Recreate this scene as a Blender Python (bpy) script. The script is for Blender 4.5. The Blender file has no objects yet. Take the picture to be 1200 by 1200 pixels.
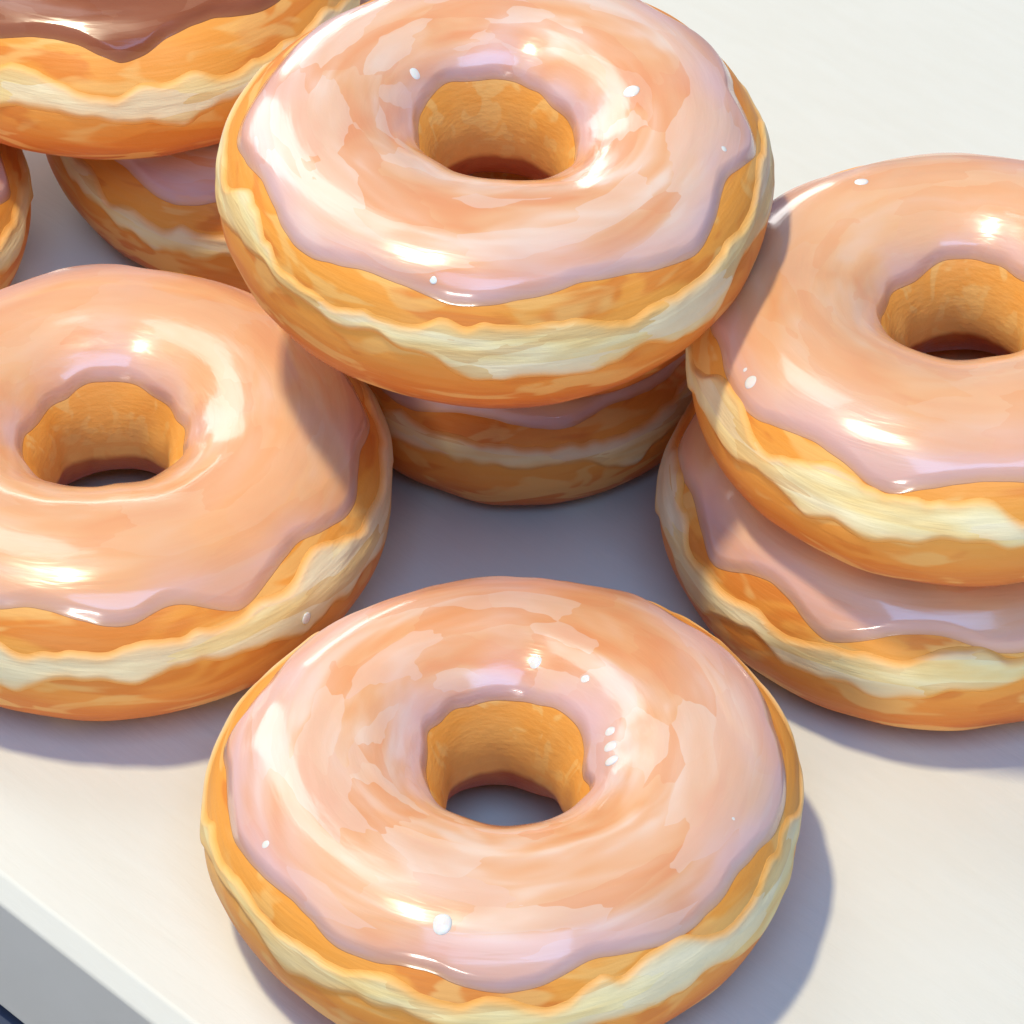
import bpy, math, random
import numpy as np
from mathutils import Vector, Matrix

S = 0.1                       # one doughnut is about 10 cm across
scene = bpy.context.scene
R_ = math.radians

# ------------------------------------------------------------------ camera
ELEV, DIST, FPX = R_(42.66), 7.504, 4652.4
cam = bpy.data.cameras.new('camera')
cam.lens = 36 * FPX / 1200
cam.clip_start, cam.clip_end = 0.02, 60
cam_o = bpy.data.objects.new('camera', cam)
scene.collection.objects.link(cam_o)
cam_o.location = (0, -DIST * math.cos(ELEV) * S, DIST * math.sin(ELEV) * S)
cam_o.rotation_euler = (math.pi / 2 - ELEV, 0, 0)
scene.camera = cam_o

# ------------------------------------------------------------------ light
world = bpy.data.worlds.new('World')
scene.world = world
world.use_nodes = True
bg = world.node_tree.nodes['Background']
bg.inputs['Color'].default_value = (0.37, 0.53, 1.0, 1)
bg.inputs['Strength'].default_value = 0.40


def area(name, direction, dist, sx, sy, watt, col):
    d = Vector(direction).normalized()
    l = bpy.data.lights.new(name, 'AREA')
    l.shape = 'RECTANGLE'
    l.size, l.size_y = sx, sy
    l.energy = watt
    l.color = col
    o = bpy.data.objects.new(name, l)
    scene.collection.objects.link(o)
    o.location = d * dist
    o.rotation_euler = (-d).to_track_quat('-Z', 'Y').to_euler()
    return o


KEY_DIR = (-0.24, 0.01, 0.92)
area('key_lamp', KEY_DIR, 3.0, 0.27, 0.18, 70.0, (1.0, 0.89, 0.64))
area('highlight_strip_lamp', (-0.46, 0.58, 0.66), 1.7, 0.50, 1.6, 10.5, (0.95, 0.97, 1.0))  # added tall strip, drawn out to make long arcs of highlight on the glaze
area('back_lamp', (-0.20, 0.93, 0.27), 1.6, 0.60, 0.24, 2.6, (1.0, 0.97, 0.92))
area('front_fill_lamp', (-0.34, -0.92, 0.13), 2.0, 0.40, 0.18, 11.5, (1.0, 0.92, 0.80))  # low fill added to lighten the dough fronts
area('blue_fill_lamp', (0.05, -0.50, 0.86), 1.8, 1.1, 0.9, 14.0, (0.27, 0.53, 1.0))  # added soft fill that turns the shadows blue

scene.view_settings.view_transform = 'Standard'
scene.view_settings.look = 'None'
scene.view_settings.exposure = 0
scene.view_settings.gamma = 1
scene.view_settings.use_curve_mapping = False
scene.cycles.use_denoising = True
scene.cycles.max_bounces = 6
scene.cycles.sample_clamp_indirect = 6


# ------------------------------------------------------------------ numpy noise
def _hash(ix, iy, iz, seed):
    h = (ix * 374761393 + iy * 668265263 + iz * 2147483647 + seed * 1274126177) & 0xFFFFFFFF
    h = ((h ^ (h >> 13)) * 1274126177) & 0xFFFFFFFF
    h = h ^ (h >> 16)
    return (h & 0xFFFF) / 32767.5 - 1.0


def vnoise(x, y, z, seed=0):
    x0, y0, z0 = np.floor(x).astype(np.int64), np.floor(y).astype(np.int64), np.floor(z).astype(np.int64)
    f = [x - x0, y - y0, z - z0]
    f = [t * t * t * (t * (t * 6 - 15) + 10) for t in f]
    r = 0
    for a in (0, 1):
        for b in (0, 1):
            for c in (0, 1):
                w = (f[0] if a else 1 - f[0]) * (f[1] if b else 1 - f[1]) * (f[2] if c else 1 - f[2])
                r = r + w * _hash(x0 + a, y0 + b, z0 + c, seed)
    return r


def fbm(x, y, z, seed=0, octs=3):
    r, amp = 0, 1.0
    for i in range(octs):
        r = r + amp * vnoise(x, y, z, seed + i * 17)
        x, y, z = x * 2.03, y * 2.03, z * 2.03
        amp *= 0.5
    return r


# ------------------------------------------------------------------ materials
def new_mat(name):
    m = bpy.data.materials.new(name)
    m.use_nodes = True
    nt = m.node_tree
    return m, nt, nt.nodes['Principled BSDF']


class NB:
    """tiny node-graph helper"""
    def __init__(s, nt):
        s.nt = nt

    def n(s, kind, **kw):
        nd = s.nt.nodes.new(kind)
        for k, v in kw.items():
            setattr(nd, k, v)
        return nd

    def put(s, sock, v):
        if isinstance(v, bpy.types.NodeSocket):
            s.nt.links.new(v, sock)
        else:
            sock.default_value = v

    def attr(s, name):
        return s.n('ShaderNodeAttribute', attribute_name=name)

    def noise(s, vec, scale, detail=2, rough=0.5, dist=0.0, mul=None):
        if mul is not None:
            mp = s.n('ShaderNodeVectorMath', operation='MULTIPLY')
            s.put(mp.inputs[0], vec)
            mp.inputs[1].default_value = mul
            vec = mp.outputs[0]
        t = s.n('ShaderNodeTexNoise')
        s.put(t.inputs['Vector'], vec)
        t.inputs['Scale'].default_value = scale
        t.inputs['Detail'].default_value = detail
        t.inputs['Roughness'].default_value = rough
        t.inputs['Distortion'].default_value = dist
        return t.outputs['Fac']

    def patches(s, vec, scale, mul=None, seed_vec=None):
        if mul is not None:
            mp = s.n('ShaderNodeVectorMath', operation='MULTIPLY')
            s.put(mp.inputs[0], vec)
            mp.inputs[1].default_value = mul
            vec = mp.outputs[0]
        # warp a little so the daubs are not straight-sided
        nz = s.n('ShaderNodeTexNoise')
        s.put(nz.inputs['Vector'], vec)
        nz.inputs['Scale'].default_value = scale * 1.3
        ad = s.n('ShaderNodeVectorMath', operation='MULTIPLY_ADD')
        s.put(ad.inputs[0], nz.outputs['Color'])
        ad.inputs[1].default_value = (0.8 / scale,) * 3
        s.put(ad.inputs[2], vec)
        v = s.n('ShaderNodeTexVoronoi', feature='F1')
        s.put(v.inputs['Vector'], ad.outputs[0])
        v.inputs['Scale'].default_value = scale
        sp = s.n('ShaderNodeSeparateColor')
        s.put(sp.inputs[0], v.outputs['Color'])
        return sp.outputs[0], sp.outputs[1]

    def ramp(s, fac, stops, interp='LINEAR'):
        r = s.n('ShaderNodeValToRGB')
        s.put(r.inputs[0], fac)
        el = r.color_ramp.elements
        r.color_ramp.interpolation = interp
        while len(el) < len(stops):
            el.new(0.5)
        for e, (p, c) in zip(el, stops):
            e.position = p
            e.color = (*c, 1) if len(c) == 3 else c
        return r.outputs[0]

    def rng(s, fac, a, b, c=0.0, d=1.0):
        r = s.n('ShaderNodeMapRange', interpolation_type='SMOOTHSTEP')
        s.put(r.inputs['Value'], fac)
        for k, v in (('From Min', a), ('From Max', b), ('To Min', c), ('To Max', d)):
            s.put(r.inputs[k], v)
        return r.outputs[0]

    def math(s, op, a, b=0.0):
        m = s.n('ShaderNodeMath', operation=op)
        s.put(m.inputs[0], a)
        s.put(m.inputs[1], b)
        return m.outputs[0]

    def mix(s, fac, a, b):
        m = s.n('ShaderNodeMix', data_type='RGBA')
        s.put(m.inputs[0], fac)
        s.put(m.inputs[6], a if isinstance(a, bpy.types.NodeSocket) else (*a, 1))
        s.put(m.inputs[7], b if isinstance(b, bpy.types.NodeSocket) else (*b, 1))
        return m.outputs[2]

    def bump(s, h, strength, dist):
        b = s.n('ShaderNodeBump')
        b.inputs['Strength'].default_value = strength
        b.inputs['Distance'].default_value = dist
        s.put(b.inputs['Height'], h)
        return b.outputs[0]


def stroke_vec(g):
    return g.attr('stroke').outputs['Vector']


def dough_material():
    m, nt, p = new_mat('fried_dough')
    g = NB(nt)
    sv = stroke_vec(g)
    h = g.attr('bake_shade').outputs['Fac']            # 0 underside .. 1 top
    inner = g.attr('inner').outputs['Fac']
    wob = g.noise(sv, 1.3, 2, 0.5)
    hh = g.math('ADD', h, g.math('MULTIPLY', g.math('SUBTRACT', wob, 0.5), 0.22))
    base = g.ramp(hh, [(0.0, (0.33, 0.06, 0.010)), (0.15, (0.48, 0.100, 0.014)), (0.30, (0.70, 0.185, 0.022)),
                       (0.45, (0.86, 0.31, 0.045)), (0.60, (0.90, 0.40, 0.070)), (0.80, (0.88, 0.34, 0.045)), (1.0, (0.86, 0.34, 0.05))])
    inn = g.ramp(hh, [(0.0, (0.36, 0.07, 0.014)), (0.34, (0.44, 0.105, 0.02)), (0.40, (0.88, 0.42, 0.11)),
                      (0.60, (0.90, 0.44, 0.10)), (0.76, (0.88, 0.36, 0.055)), (1.0, (0.84, 0.32, 0.045))])  # dark low stops are hole shade put into the colour
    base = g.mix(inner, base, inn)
    pa = g.noise(sv, 1.3, 2, 0.5, 0.6)
    pb = g.noise(sv, 1.5, 2, 0.5, 0.6, (1.0, 1.1, 0.9))
    outside = g.math('SUBTRACT', 1.0, inner)
    base = g.mix(g.math('MULTIPLY', outside, g.rng(pa, 0.52, 0.62, 0, 0.75)), base, (0.74, 0.21, 0.025))
    base = g.mix(g.rng(pb, 0.54, 0.62, 0, 0.6), base, (0.92, 0.54, 0.16))
    fine = g.noise(sv, 2.0, 3, 0.6, 0.2, (1, 1, 3))
    base = g.mix(g.rng(fine, 0.35, 0.7, 0.0, 0.12), base, (0.86, 0.47, 0.14))
    base = g.mix(g.math('MULTIPLY', inner, g.rng(g.math('ADD', g.math('MULTIPLY', h, 0.8), g.math('MULTIPLY', hh, 0.2)), 0.41, 0.46, 0.92, 0.0)), base, (0.38, 0.066, 0.012))  # shade low in the hole, painted in as dark red-brown
    g.put(p.inputs['Base Color'], base)
    p.inputs['Roughness'].default_value = 0.5
    p.inputs['Specular IOR Level'].default_value = 0.35
    co = g.n('ShaderNodeTexCoord').outputs['Object']
    pores = g.noise(co, 900, 3, 0.6)
    hsum = g.math('ADD', g.math('MULTIPLY', pores, 0.35), g.noise(sv, 3, 3, 0.55, 0, (1, 1, 3)))
    g.put(p.inputs['Normal'], g.bump(hsum, 0.13, 0.0012))
    return m


def ring_material():
    m, nt, p = new_mat('pale_crumb')
    g = NB(nt)
    sv = stroke_vec(g)
    a = g.noise(sv, 1.3, 2, 0.5, 0.3, (1, 1, 1.7))
    col = g.ramp(a, [(0.25, (0.88, 0.60, 0.22)), (0.40, (0.91, 0.70, 0.30)), (0.52, (0.93, 0.78, 0.39)), (0.72, (0.94, 0.84, 0.51))])
    pa, pb = g.patches(sv, 1.2, (1.0, 1.0, 1.8))
    col = g.mix(g.rng(pa, 0.62, 0.7, 0, 0.55), col, (0.76, 0.50, 0.20))
    col = g.mix(g.rng(pb, 0.62, 0.7, 0, 0.6), col, (0.90, 0.80, 0.54))
    edge = g.attr('edge').outputs['Fac']
    col = g.mix(g.math('MULTIPLY', edge, 0.9), col, (0.88, 0.38, 0.06))
    g.put(p.inputs['Base Color'], col)
    p.inputs['Roughness'].default_value = 0.55
    p.inputs['Specular IOR Level'].default_value = 0.3
    co = g.n('ShaderNodeTexCoord').outputs['Object']
    hs = g.math('ADD', g.noise(sv, 3, 3, 0.55, 0.3, (1, 1, 3)), g.math('MULTIPLY', g.noise(co, 500, 3, 0.6), 0.3))
    g.put(p.inputs['Normal'], g.bump(hs, 0.2, 0.0012))
    return m


def glaze_material(name, stops, daub, daub2, rim, rim_amt, spec=0.5, coat=0.7, film=(0.84, 0.38, 0.13)):
    m, nt, p = new_mat(name)
    g = NB(nt)
    sv = stroke_vec(g)
    milk = g.attr('milk').outputs['Fac']
    a = g.noise(sv, 0.75, 2, 0.5, 0.5, (1, 1, 1.9))
    col = g.ramp(a, stops)
    pa, pb = g.patches(sv, 1.0, (1.1, 1.1, 1.7))
    col = g.mix(g.rng(pa, 0.66, 0.70, 0, 0.4), col, daub)
    col = g.mix(g.rng(pb, 0.64, 0.70, 0, 0.4), col, daub2)
    fine = g.noise(sv, 2.0, 3, 0.6, 0.3, (1, 1, 4))
    col = g.mix(g.math('MULTIPLY', milk, g.rng(a, 0.3, 0.6, 0.5 * rim_amt, rim_amt)), col, rim)
    col = g.mix(g.math('MULTIPLY', g.attr('thin').outputs['Fac'], 0.65), col, film)
    g.put(p.inputs['Base Color'], col)
    g.put(p.inputs['Roughness'], g.rng(a, 0.3, 0.7, 0.17, 0.24))
    p.inputs['Specular IOR Level'].default_value = spec
    p.inputs['Subsurface Weight'].default_value = 0.2
    p.inputs['Subsurface Radius'].default_value = (1.0, 0.55, 0.4)
    p.inputs['Subsurface Scale'].default_value = 0.003
    p.inputs['Coat Weight'].default_value = coat
    p.inputs['Coat Roughness'].default_value = 0.10
    hs = g.noise(sv, 2.2, 2, 0.5, 0.4, (1, 1, 3.0))
    nrm = g.bump(hs, 0.07, 0.0012)
    g.put(p.inputs['Normal'], nrm)
    return m


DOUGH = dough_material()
RING = ring_material()
PINK = glaze_material('sugar_glaze',
                      [(0.28, (0.78, 0.32, 0.13)), (0.44, (0.80, 0.40, 0.185)), (0.56, (0.82, 0.47, 0.27)), (0.66, (0.84, 0.58, 0.41)), (0.78, (0.85, 0.66, 0.52))],
                      (0.78, 0.31, 0.13), (0.84, 0.62, 0.48), (0.74, 0.46, 0.43), 0.95)
PEACH = glaze_material('peach_glaze',
                       [(0.25, (0.80, 0.36, 0.15)), (0.45, (0.82, 0.42, 0.19)), (0.58, (0.82, 0.46, 0.235)), (0.78, (0.82, 0.52, 0.33))],
                       (0.80, 0.37, 0.17), (0.82, 0.48, 0.27), (0.74, 0.44, 0.38), 0.9)
CHOC = glaze_material('chocolate_glaze',
                      [(0.28, (0.23, 0.062, 0.022)), (0.5, (0.30, 0.095, 0.038)), (0.72, (0.36, 0.135, 0.065))],
                      (0.25, 0.07, 0.028), (0.40, 0.18, 0.10), (0.30, 0.095, 0.045), 0.6, 0.3, 0.2, (0.42, 0.16, 0.06))


def bead_material():
    m, nt, p = new_mat('sugar_bead')
    g = NB(nt)
    co = g.n('ShaderNodeTexCoord').outputs['Object']
    g.put(p.inputs['Base Color'], g.ramp(g.noise(co, 300, 2), [(0.3, (0.87, 0.72, 0.62)), (0.7, (0.9, 0.80, 0.72))]))
    p.inputs['Roughness'].default_value = 0.15
    p.inputs['Subsurface Weight'].default_value = 0.3
    p.inputs['Subsurface Scale'].default_value = 0.002
    return m


BEAD = bead_material()


def board_material():
    m, nt, p = new_mat('white_enamel')
    g = NB(nt)
    co = g.n('ShaderNodeTexCoord').outputs['Object']
    a = g.noise(co, 14, 4, 0.6, 0.6)
    b = g.noise(co, 60, 4, 0.6, 0.2, (1, 5, 1))
    col = g.ramp(a, [(0.3, (0.70, 0.672, 0.56)), (0.7, (0.728, 0.704, 0.595))])
    col = g.mix(g.rng(b, 0.35, 0.7, 0, 0.35), col, (0.725, 0.71, 0.615))
    g.put(p.inputs['Base Color'], col)
    g.put(p.inputs['Roughness'], g.rng(b, 0.3, 0.7, 0.42, 0.55))
    p.inputs['Specular IOR Level'].default_value = 0.3
    g.put(p.inputs['Normal'], g.bump(b, 0.12, 0.001))
    return m


def table_material():
    m, nt, p = new_mat('navy_table')
    g = NB(nt)
    co = g.n('ShaderNodeTexCoord').outputs['Object']
    a = g.noise(co, 20, 4, 0.6, 0.4)
    g.put(p.inputs['Base Color'], g.ramp(a, [(0.3, (0.035, 0.052, 0.10)), (0.7, (0.052, 0.074, 0.13))]))
    p.inputs['Roughness'].default_value = 0.6
    return m


# ------------------------------------------------------------------ mesh helpers
def tag(o, label=None, cat=None, group=None, kind=None):
    for k, v in (('label', label), ('category', cat), ('group', group), ('kind', kind)):
        if v:
            o[k] = v


def grid_mesh(name, P, closed_v, mat, parent, attrs):
    """P: (nu, nv, 3), closed in u."""
    nu, nv = P.shape[:2]
    me = bpy.data.meshes.new(name)
    u = np.arange(nu)
    v = np.arange(nv if closed_v else nv - 1)
    U, V = np.meshgrid(u, v, indexing='ij')
    U2, V2 = (U + 1) % nu, (V + 1) % nv
    q = np.stack([U * nv + V, U2 * nv + V, U2 * nv + V2, U * nv + V2], -1).reshape(-1, 4)
    me.vertices.add(nu * nv)
    me.vertices.foreach_set('co', P.reshape(-1).astype(np.float32))
    me.loops.add(q.size)
    me.loops.foreach_set('vertex_index', q.reshape(-1).astype(np.int32))
    me.polygons.add(len(q))
    me.polygons.foreach_set('loop_start', np.arange(0, q.size, 4, dtype=np.int32))
    me.update(calc_edges=True)
    me.validate()
    me.polygons.foreach_set('use_smooth', np.ones(len(q), bool))
    for k, a in attrs.items():
        if a.ndim == 3:
            at = me.attributes.new(k, 'FLOAT_VECTOR', 'POINT')
            at.data.foreach_set('vector', a.reshape(-1).astype(np.float32))
        else:
            at = me.attributes.new(k, 'FLOAT', 'POINT')
            at.data.foreach_set('value', a.reshape(-1).astype(np.float32))
    me.materials.append(mat)
    me.update()
    o = bpy.data.objects.new(name, me)
    scene.collection.objects.link(o)
    o.parent = parent
    return o


RC, A, B = 0.304, 0.196, 0.175


def spow(c, n):
    return np.sign(c) * np.abs(c) ** n


class Body:
    """the doughnut's own surface: point(theta, phi, offset)"""
    def __init__(s, seed, scale):
        s.seed, s.k = seed, scale

    def raw(s, th, ph):
        cx, sx = np.cos(th), np.sin(th)
        n1 = fbm(cx * 1.3 + 5, sx * 1.3, np.sin(ph) * 1.0 + 3, s.seed, 2) * 0.010
        n2 = vnoise(cx * 5, sx * 5, ph * 1.6, s.seed + 5) * 0.0035 * np.clip(np.cos(ph), 0.08, 1)
        lop = 0.006 * np.cos(2 * th + s.seed) + 0.004 * np.cos(3 * th + 2.1 * s.seed)
        rr = RC + (A + n1 + n2) * spow(np.cos(ph), np.where(np.cos(ph) > 0, 0.92, 1.0 + 0.45 * np.clip(-np.sin(ph) * 4, 0, 1))) + lop * np.cos(ph)
        # hole is a touch narrower at mid height
        z = (B + n1 * 0.5 + n2) * spow(np.sin(ph), 0.92) + B
        return np.stack([rr * cx, rr * sx, z], -1)

    def point(s, th, ph, off=None):
        P = s.raw(th, ph)
        if off is not None:
            N = np.stack([np.cos(ph) / A * np.cos(th), np.cos(ph) / A * np.sin(th), np.sin(ph) / B], -1)
            N /= np.linalg.norm(N, axis=-1, keepdims=True)
            P = P + N * off[..., None]
        return P * s.k * S


def stroke(th, ph, seed):
    # seamless brush coordinates: long round the ring, short across it
    return np.stack([np.cos(th) * 1.8 + seed * 3.7, np.sin(th) * 1.8 - seed * 2.3, ph * 2.2 + seed * 1.9], -1)


def scallop(th, drips, base, amp, seed, power=0.75, jitter=0.05):
    """edge line that hangs low and pointed at each drip and arches up between them"""
    d = sorted([(R_(a) % (2 * math.pi), w) for a, w in drips])
    t = np.mod(th, 2 * math.pi)
    out = np.zeros_like(t)
    n = len(d)
    for i in range(n):
        a0, w0 = d[i]
        a1, w1 = d[(i + 1) % n]
        span = (a1 - a0) % (2 * math.pi)
        x = np.mod(t - a0, 2 * math.pi)
        inside = x < span
        f = np.clip(x / span, 0, 1)
        arch = (1 - np.cos(2 * np.pi * (0.5 - np.abs(f - 0.5)) ** 0.85 / 0.5 ** 0.85 * 0.5)) / 2
        sag = (w0 * (1 - f) + w1 * f)
        out = np.where(inside, base - sag * amp * (1 - arch) + 0.25 * amp * arch * min(1, span), out)
    out += jitter * fbm(np.cos(th) * 3, np.sin(th) * 3, 0 * th + 1.5, seed, 3)
    return out


def shell(name, body, ph_a, ph_b, thick, mat, parent, th, nv, seed, bead=0.0, ridge=0.0, lump=0.0, feather=0.03):
    """closed skin lying on the body between two edge lines ph_a(th) < ph_b(th), real thickness"""
    s = (1 - np.cos(np.linspace(0, np.pi, nv))) / 2
    s = 0.55 * s + 0.45 * np.linspace(0, 1, nv)
    TH = th[:, None] + 0 * s[None]
    PH = ph_a[:, None] + (ph_b - ph_a)[:, None] * s[None]
    x = np.abs(2 * s - 1)[None]
    width = (ph_b - ph_a)[:, None] * A
    de = np.minimum(s, 1 - s)[None] * width            # distance from the nearest edge
    q = np.clip(de / feather, 0, 1)
    prof = q * q * (3 - 2 * q) * 0.55 + q * 0.45
    t = thick * prof
    t = t + bead * np.exp(-((de - thick * 1.6) / (thick * 1.5)) ** 2) * prof
    c, sn = np.cos(TH), np.sin(TH)
    if ridge:
        t = t + ridge * prof * fbm(c * 1.6 + 4, sn * 1.6, PH * 4.2, seed + 40, 2)
    if lump:
        t = t + lump * prof * fbm(c * 5, sn * 5, PH * 5, seed + 60, 2)
    top = body.point(TH, PH, t)
    # underside, sunk a little into the body, same edge lines
    sb = np.linspace(1, 0, 10)[1:-1]
    THb = th[:, None] + 0 * sb[None]
    PHb = ph_a[:, None] + (ph_b - ph_a)[:, None] * sb[None]
    bot = body.point(THb, PHb, 0 * PHb - 0.006)
    # edges start just below the surface
    P = np.concatenate([top, bot], 1)
    edge = np.exp(-(de / (0.015)) ** 2)
    milk = np.exp(-(de / (0.062 + 0.03 * fbm(c * 2, sn * 2, PH * 0, seed + 9, 2))) ** 2)
    thin = np.exp(-(de / 0.010) ** 2)
    z = np.zeros((len(th), len(sb)))
    attrs = {'stroke': np.concatenate([stroke(TH, PH, seed), stroke(THb, PHb, seed)], 1),
             'edge': np.concatenate([edge, z + 1], 1), 'thin': np.concatenate([thin, z + 1], 1), 'milk': np.concatenate([milk, z], 1)}
    return grid_mesh(name, P, True, mat, parent, attrs)


def bead(parent, body, th, ph, off, r, squash=0.26):
    """small drop of glaze standing on the glaze"""
    n, m = 20, 10
    p0 = body.point(np.array([th]), np.array([ph]), np.array([off]))[0]
    nrm = np.array([math.cos(ph) / A * math.cos(th), math.cos(ph) / A * math.sin(th), math.sin(ph) / B])
    nrm /= np.linalg.norm(nrm)
    tx = np.cross(nrm, [0.3, 0.2, 0.9]); tx /= np.linalg.norm(tx)
    ty = np.cross(nrm, tx)
    a = np.linspace(0, 2 * np.pi, n, endpoint=False)[:, None]
    e = np.linspace(-np.pi / 2, np.pi / 2, m)[None]
    rr = r * S
    wob = 1 + 0.08 * np.sin(2 * a + th * 9)
    P = (np.cos(e) * np.cos(a) * wob)[..., None] * tx + (np.cos(e) * np.sin(a))[..., None] * ty * 1.15 + (np.sin(e) * squash + 0 * a)[..., None] * nrm
    return grid_mesh('glaze_bead', p0 + P * rr, False, BEAD, parent, {})


def doughnut(name, label, loc, scale, rot, seed, glaze=PINK, out_drips=None, out_base=38, out_amp=12,
             in_edge=142, ring_mid=14, ring_half=11.5, beads=(), nu=420):
    rnd = random.Random(seed)
    root = bpy.data.objects.new(name, None)
    scene.collection.objects.link(root)
    root.empty_display_size = 0.03
    # rotation about the centre of the ring, origin at its base
    M = Matrix.Rotation(rot[0], 3, 'X') @ Matrix.Rotation(rot[1], 3, 'Y')
    c = Vector((0, 0, scale * B))
    root.location = (Vector(loc) + c - M @ c) * S
    root.rotation_euler = M.to_euler()
    tag(root, label, 'doughnut', 'glazed ring doughnuts')
    body = Body(seed, scale)
    th = np.linspace(0, 2 * np.pi, nu, endpoint=False)
    # dough
    nv = 150
    ph = np.linspace(-np.pi, np.pi, nv, endpoint=False)
    TH, PH = np.meshgrid(th, ph, indexing='ij')
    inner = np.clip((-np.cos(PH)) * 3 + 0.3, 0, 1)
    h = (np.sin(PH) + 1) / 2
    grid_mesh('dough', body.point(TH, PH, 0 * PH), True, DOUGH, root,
              {'stroke': stroke(TH, PH, seed), 'bake_shade': h, 'inner': inner})
    # pale ring where the dough never touched the oil
    c_, s_ = np.cos(th), np.sin(th)
    mid = R_(ring_mid) + 0.13 * fbm(c_ * 2.3 + 9, s_ * 2.3, 0 * th, seed + 3, 3)
    wid = R_(ring_half) * (1 + 0.45 * fbm(c_ * 2.4, s_ * 2.4, 0 * th + 4, seed + 4, 3))
    hi = mid + wid + 0.08 * fbm(c_ * 5, s_ * 5, 0 * th + 2, seed + 6, 3)
    lo = mid - wid + 0.10 * fbm(c_ * 4, s_ * 4, 0 * th + 7, seed + 7, 3)
    shell('pale_ring', body, lo, hi, 0.006, RING, root, th, 36, seed + 1, ridge=0.001, lump=0.0024, feather=0.014)
    # glaze
    if out_drips is None:
        a, out_drips = rnd.uniform(0, 40), []
        while a < 360:
            out_drips.append((a, rnd.uniform(0.5, 1.3)))
            a += rnd.uniform(28, 55)
    outer = scallop(th, out_drips, R_(out_base), R_(out_amp), seed + 11)
    outer = outer + R_(11) * np.clip(s_ + 0.1, 0, 1)
    outer = np.maximum(outer, hi - 0.12)
    inn = R_(in_edge) + 0.09 * (1 - s_) + 0.09 * fbm(c_ * 1.6, s_ * 1.6, 0 * th, seed + 13, 2)
    gz = shell('glaze', body, outer, inn, 0.009, glaze, root, th, 130, seed, bead=0.0, ridge=0.0009, feather=0.030)
    for (bt, bp, br) in beads:
        bead(gz, body, R_(bt), R_(bp), 0.0078, br)
    return root


# ------------------------------------------------------------------ setting: table and board
def rounded_slab(name, corner, ex, ey, lx, ly, top, thick, rad, mat):
    """slab with rounded rim; corner = near end of the visible edge"""
    import bmesh
    bm = bmesh.new()
    bmesh.ops.create_cube(bm, size=1)
    for v in bm.verts:
        v.co = Vector(((v.co.x + .5) * lx, (v.co.y + .5) * ly, (v.co.z - .5) * thick))
    bmesh.ops.bevel(bm, geom=[e for e in bm.edges], offset=rad, segments=1, affect='EDGES')
    bmesh.ops.bevel(bm, geom=[e for e in bm.edges], offset=rad * 0.16, segments=3, profile=0.5, affect='EDGES')
    me = bpy.data.meshes.new(name)
    bm.to_mesh(me)
    bm.free()
    me.materials.append(mat)
    o = bpy.data.objects.new(name, me)
    scene.collection.objects.link(o)
    M = Matrix((( ex[0], ey[0], 0, corner[0]), (ex[1], ey[1], 0, corner[1]), (0, 0, 1, top), (0, 0, 0, 1)))
    o.matrix_world = M
    return o


e0, e1 = Vector((-0.881, -0.914)), Vector((-0.524, -1.253))
ed = (e1 - e0).normalized()
inw = Vector((-ed.y, ed.x))
TH_BOARD = 0.362
RIM = 0.032
start = (e0 - inw * RIM - ed * 2.6) * S
board = rounded_slab('serving_board', start, ed, inw, 0.72, 0.60, 0.0, TH_BOARD * S, RIM * S, board_material())
tag(board, 'white serving board with rounded edge under all the doughnuts', 'board')

me = bpy.data.meshes.new('table_top')
zt = -TH_BOARD * S - 0.001
me.from_pydata([(-3, -3, zt), (3, -3, zt), (3, 3, zt), (-3, 3, zt)], [], [(0, 1, 2, 3)])
me.materials.append(table_material())
tb = bpy.data.objects.new('table_top', me)
scene.collection.objects.link(tb)
tag(tb, 'dark navy table surface beneath the white board', 'table', kind='structure')

# ------------------------------------------------------------------ doughnuts
doughnut('glazed_doughnut', 'pink glazed doughnut lying alone nearest the viewer, bottom edge cut off by the picture',
         (-0.012, -0.937, 0), 1.0, (0, 0), 11,
         out_drips=[(-15, 1.3), (-52, .6), (-90, 1.0), (-125, .6), (-160, .7), (172, 1.4), (140, 1), (95, .8), (60, 1), (25, .9)],
         out_base=38, out_amp=7,
         beads=[(-104, 62, .016), (3, 128, .012), (13, 126, .010), (-7, 128, .012), (48, 118, .010), (75, 120, .012), (-152, 50, .008), (-24, 60, .006), (25, 70, .005)])
doughnut('glazed_doughnut', 'pink glazed doughnut on top of the centre stack, raised highest and overlapping its neighbours',
         (-0.027, 0.028, 0.589), 0.985, (R_(2.1), R_(1.0)), 23,
         out_drips=[(-2, 1.3), (-42, 1.1), (-97, .7), (-135, .9), (-178, 1.5), (140, 1), (100, .8), (60, .9), (30, 1)],
         out_base=46, out_amp=9,
         beads=[(12, 108, .014), (140, 125, .012), (-104, 52, .007), (-12, 60, .006), (35, 75, .005)])
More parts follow.
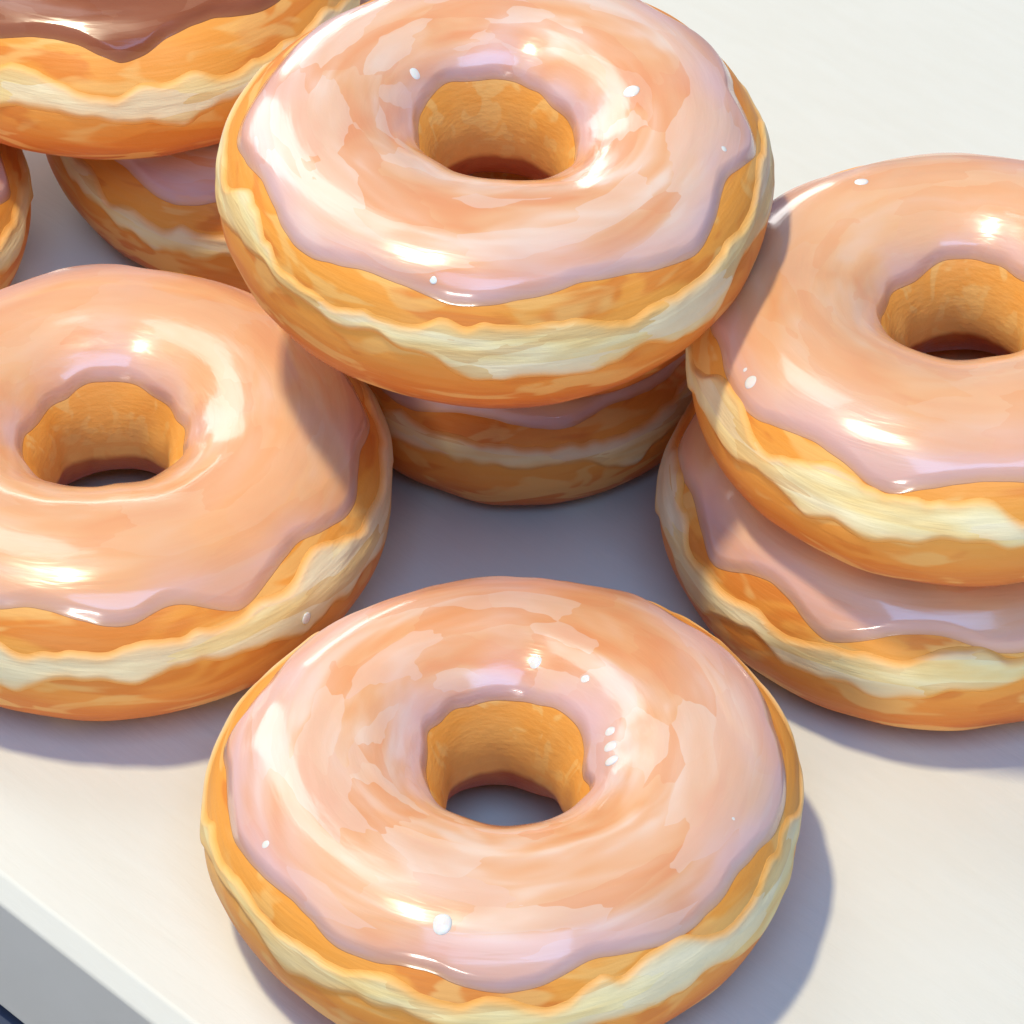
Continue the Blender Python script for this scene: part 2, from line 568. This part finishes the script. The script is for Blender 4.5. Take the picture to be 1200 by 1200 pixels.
doughnut('glazed_doughnut', 'added glazed doughnut in the middle of the centre stack, glimpsed through the top one hole',
         (0.02, 0.30, 0.285), 0.81, (0, 0), 37)  # added to prop the top doughnut and block light through its hole
doughnut('glazed_doughnut', 'shaded glazed doughnut at the bottom of the centre stack, resting on the board',
         (0.017, 0.342, 0), 0.807, (0, 0), 41, out_base=46, out_amp=8)
doughnut('glazed_doughnut', 'upper of the two stacked glazed doughnuts cut off by the right edge',
         (0.794, -0.162, 0.339), 0.984, (R_(0.1), R_(-2.3)), 53, glaze=PEACH,
         out_drips=[(-110, 1.2), (-70, .6), (-150, .9), (-30, 1), (10, 1), (50, 1), (90, .8), (135, 1), (175, .7)],
         out_base=42, out_amp=8.5,
         beads=[(-152, 50, .012), (-156, 52, .006), (118, 80, .012)])
doughnut('glazed_doughnut', 'lower of the two stacked glazed doughnuts at right, resting on the board',
         (0.775, -0.171, 0), 0.995, (0, 0), 67, glaze=PEACH,
         out_drips=[(-118, 1.2), (-80, .9), (-150, .8), (-40, 1), (10, 1), (50, 1), (90, .8), (135, 1), (175, .7)],
         out_base=36, out_amp=12)
doughnut('glazed_doughnut', 'single pink glazed doughnut on the board at left, left side cut off by the picture',
         (-0.741, -0.128, 0), 1.039, (0, 0), 71, glaze=PEACH,
         out_drips=[(-58, 1.3), (-84, .5), (-20, .9), (8, .9), (-118, .9), (-160, 1), (150, 1), (100, .8), (50, 1)],
         out_base=42, out_amp=8.5,
         beads=[(-45, 8, .010), (38, 60, .006), (18, 60, .006)])
doughnut('glazed_doughnut', 'dim glazed doughnut on the board beneath the chocolate one, behind the centre stack',
         (-0.499, 1.002, 0), 0.911, (0, 0), 83, out_base=44, out_amp=10)
doughnut('chocolate_doughnut', 'brown chocolate glazed doughnut perched on another at upper left',
         (-0.793, 1.057, 0.318), 0.996, (0, 0), 97, glaze=CHOC,
         out_drips=[(-84, 1.4), (-118, .7), (-40, .9), (-150, 1), (0, 1), (40, 1), (90, 1), (140, 1), (180, 1)],
         out_base=53, out_amp=9)
doughnut('glazed_doughnut', 'glazed doughnut of which only a narrow curved side shows at the left edge',
         (-1.467, 0.681, 0), 0.999, (0, 0), 101)
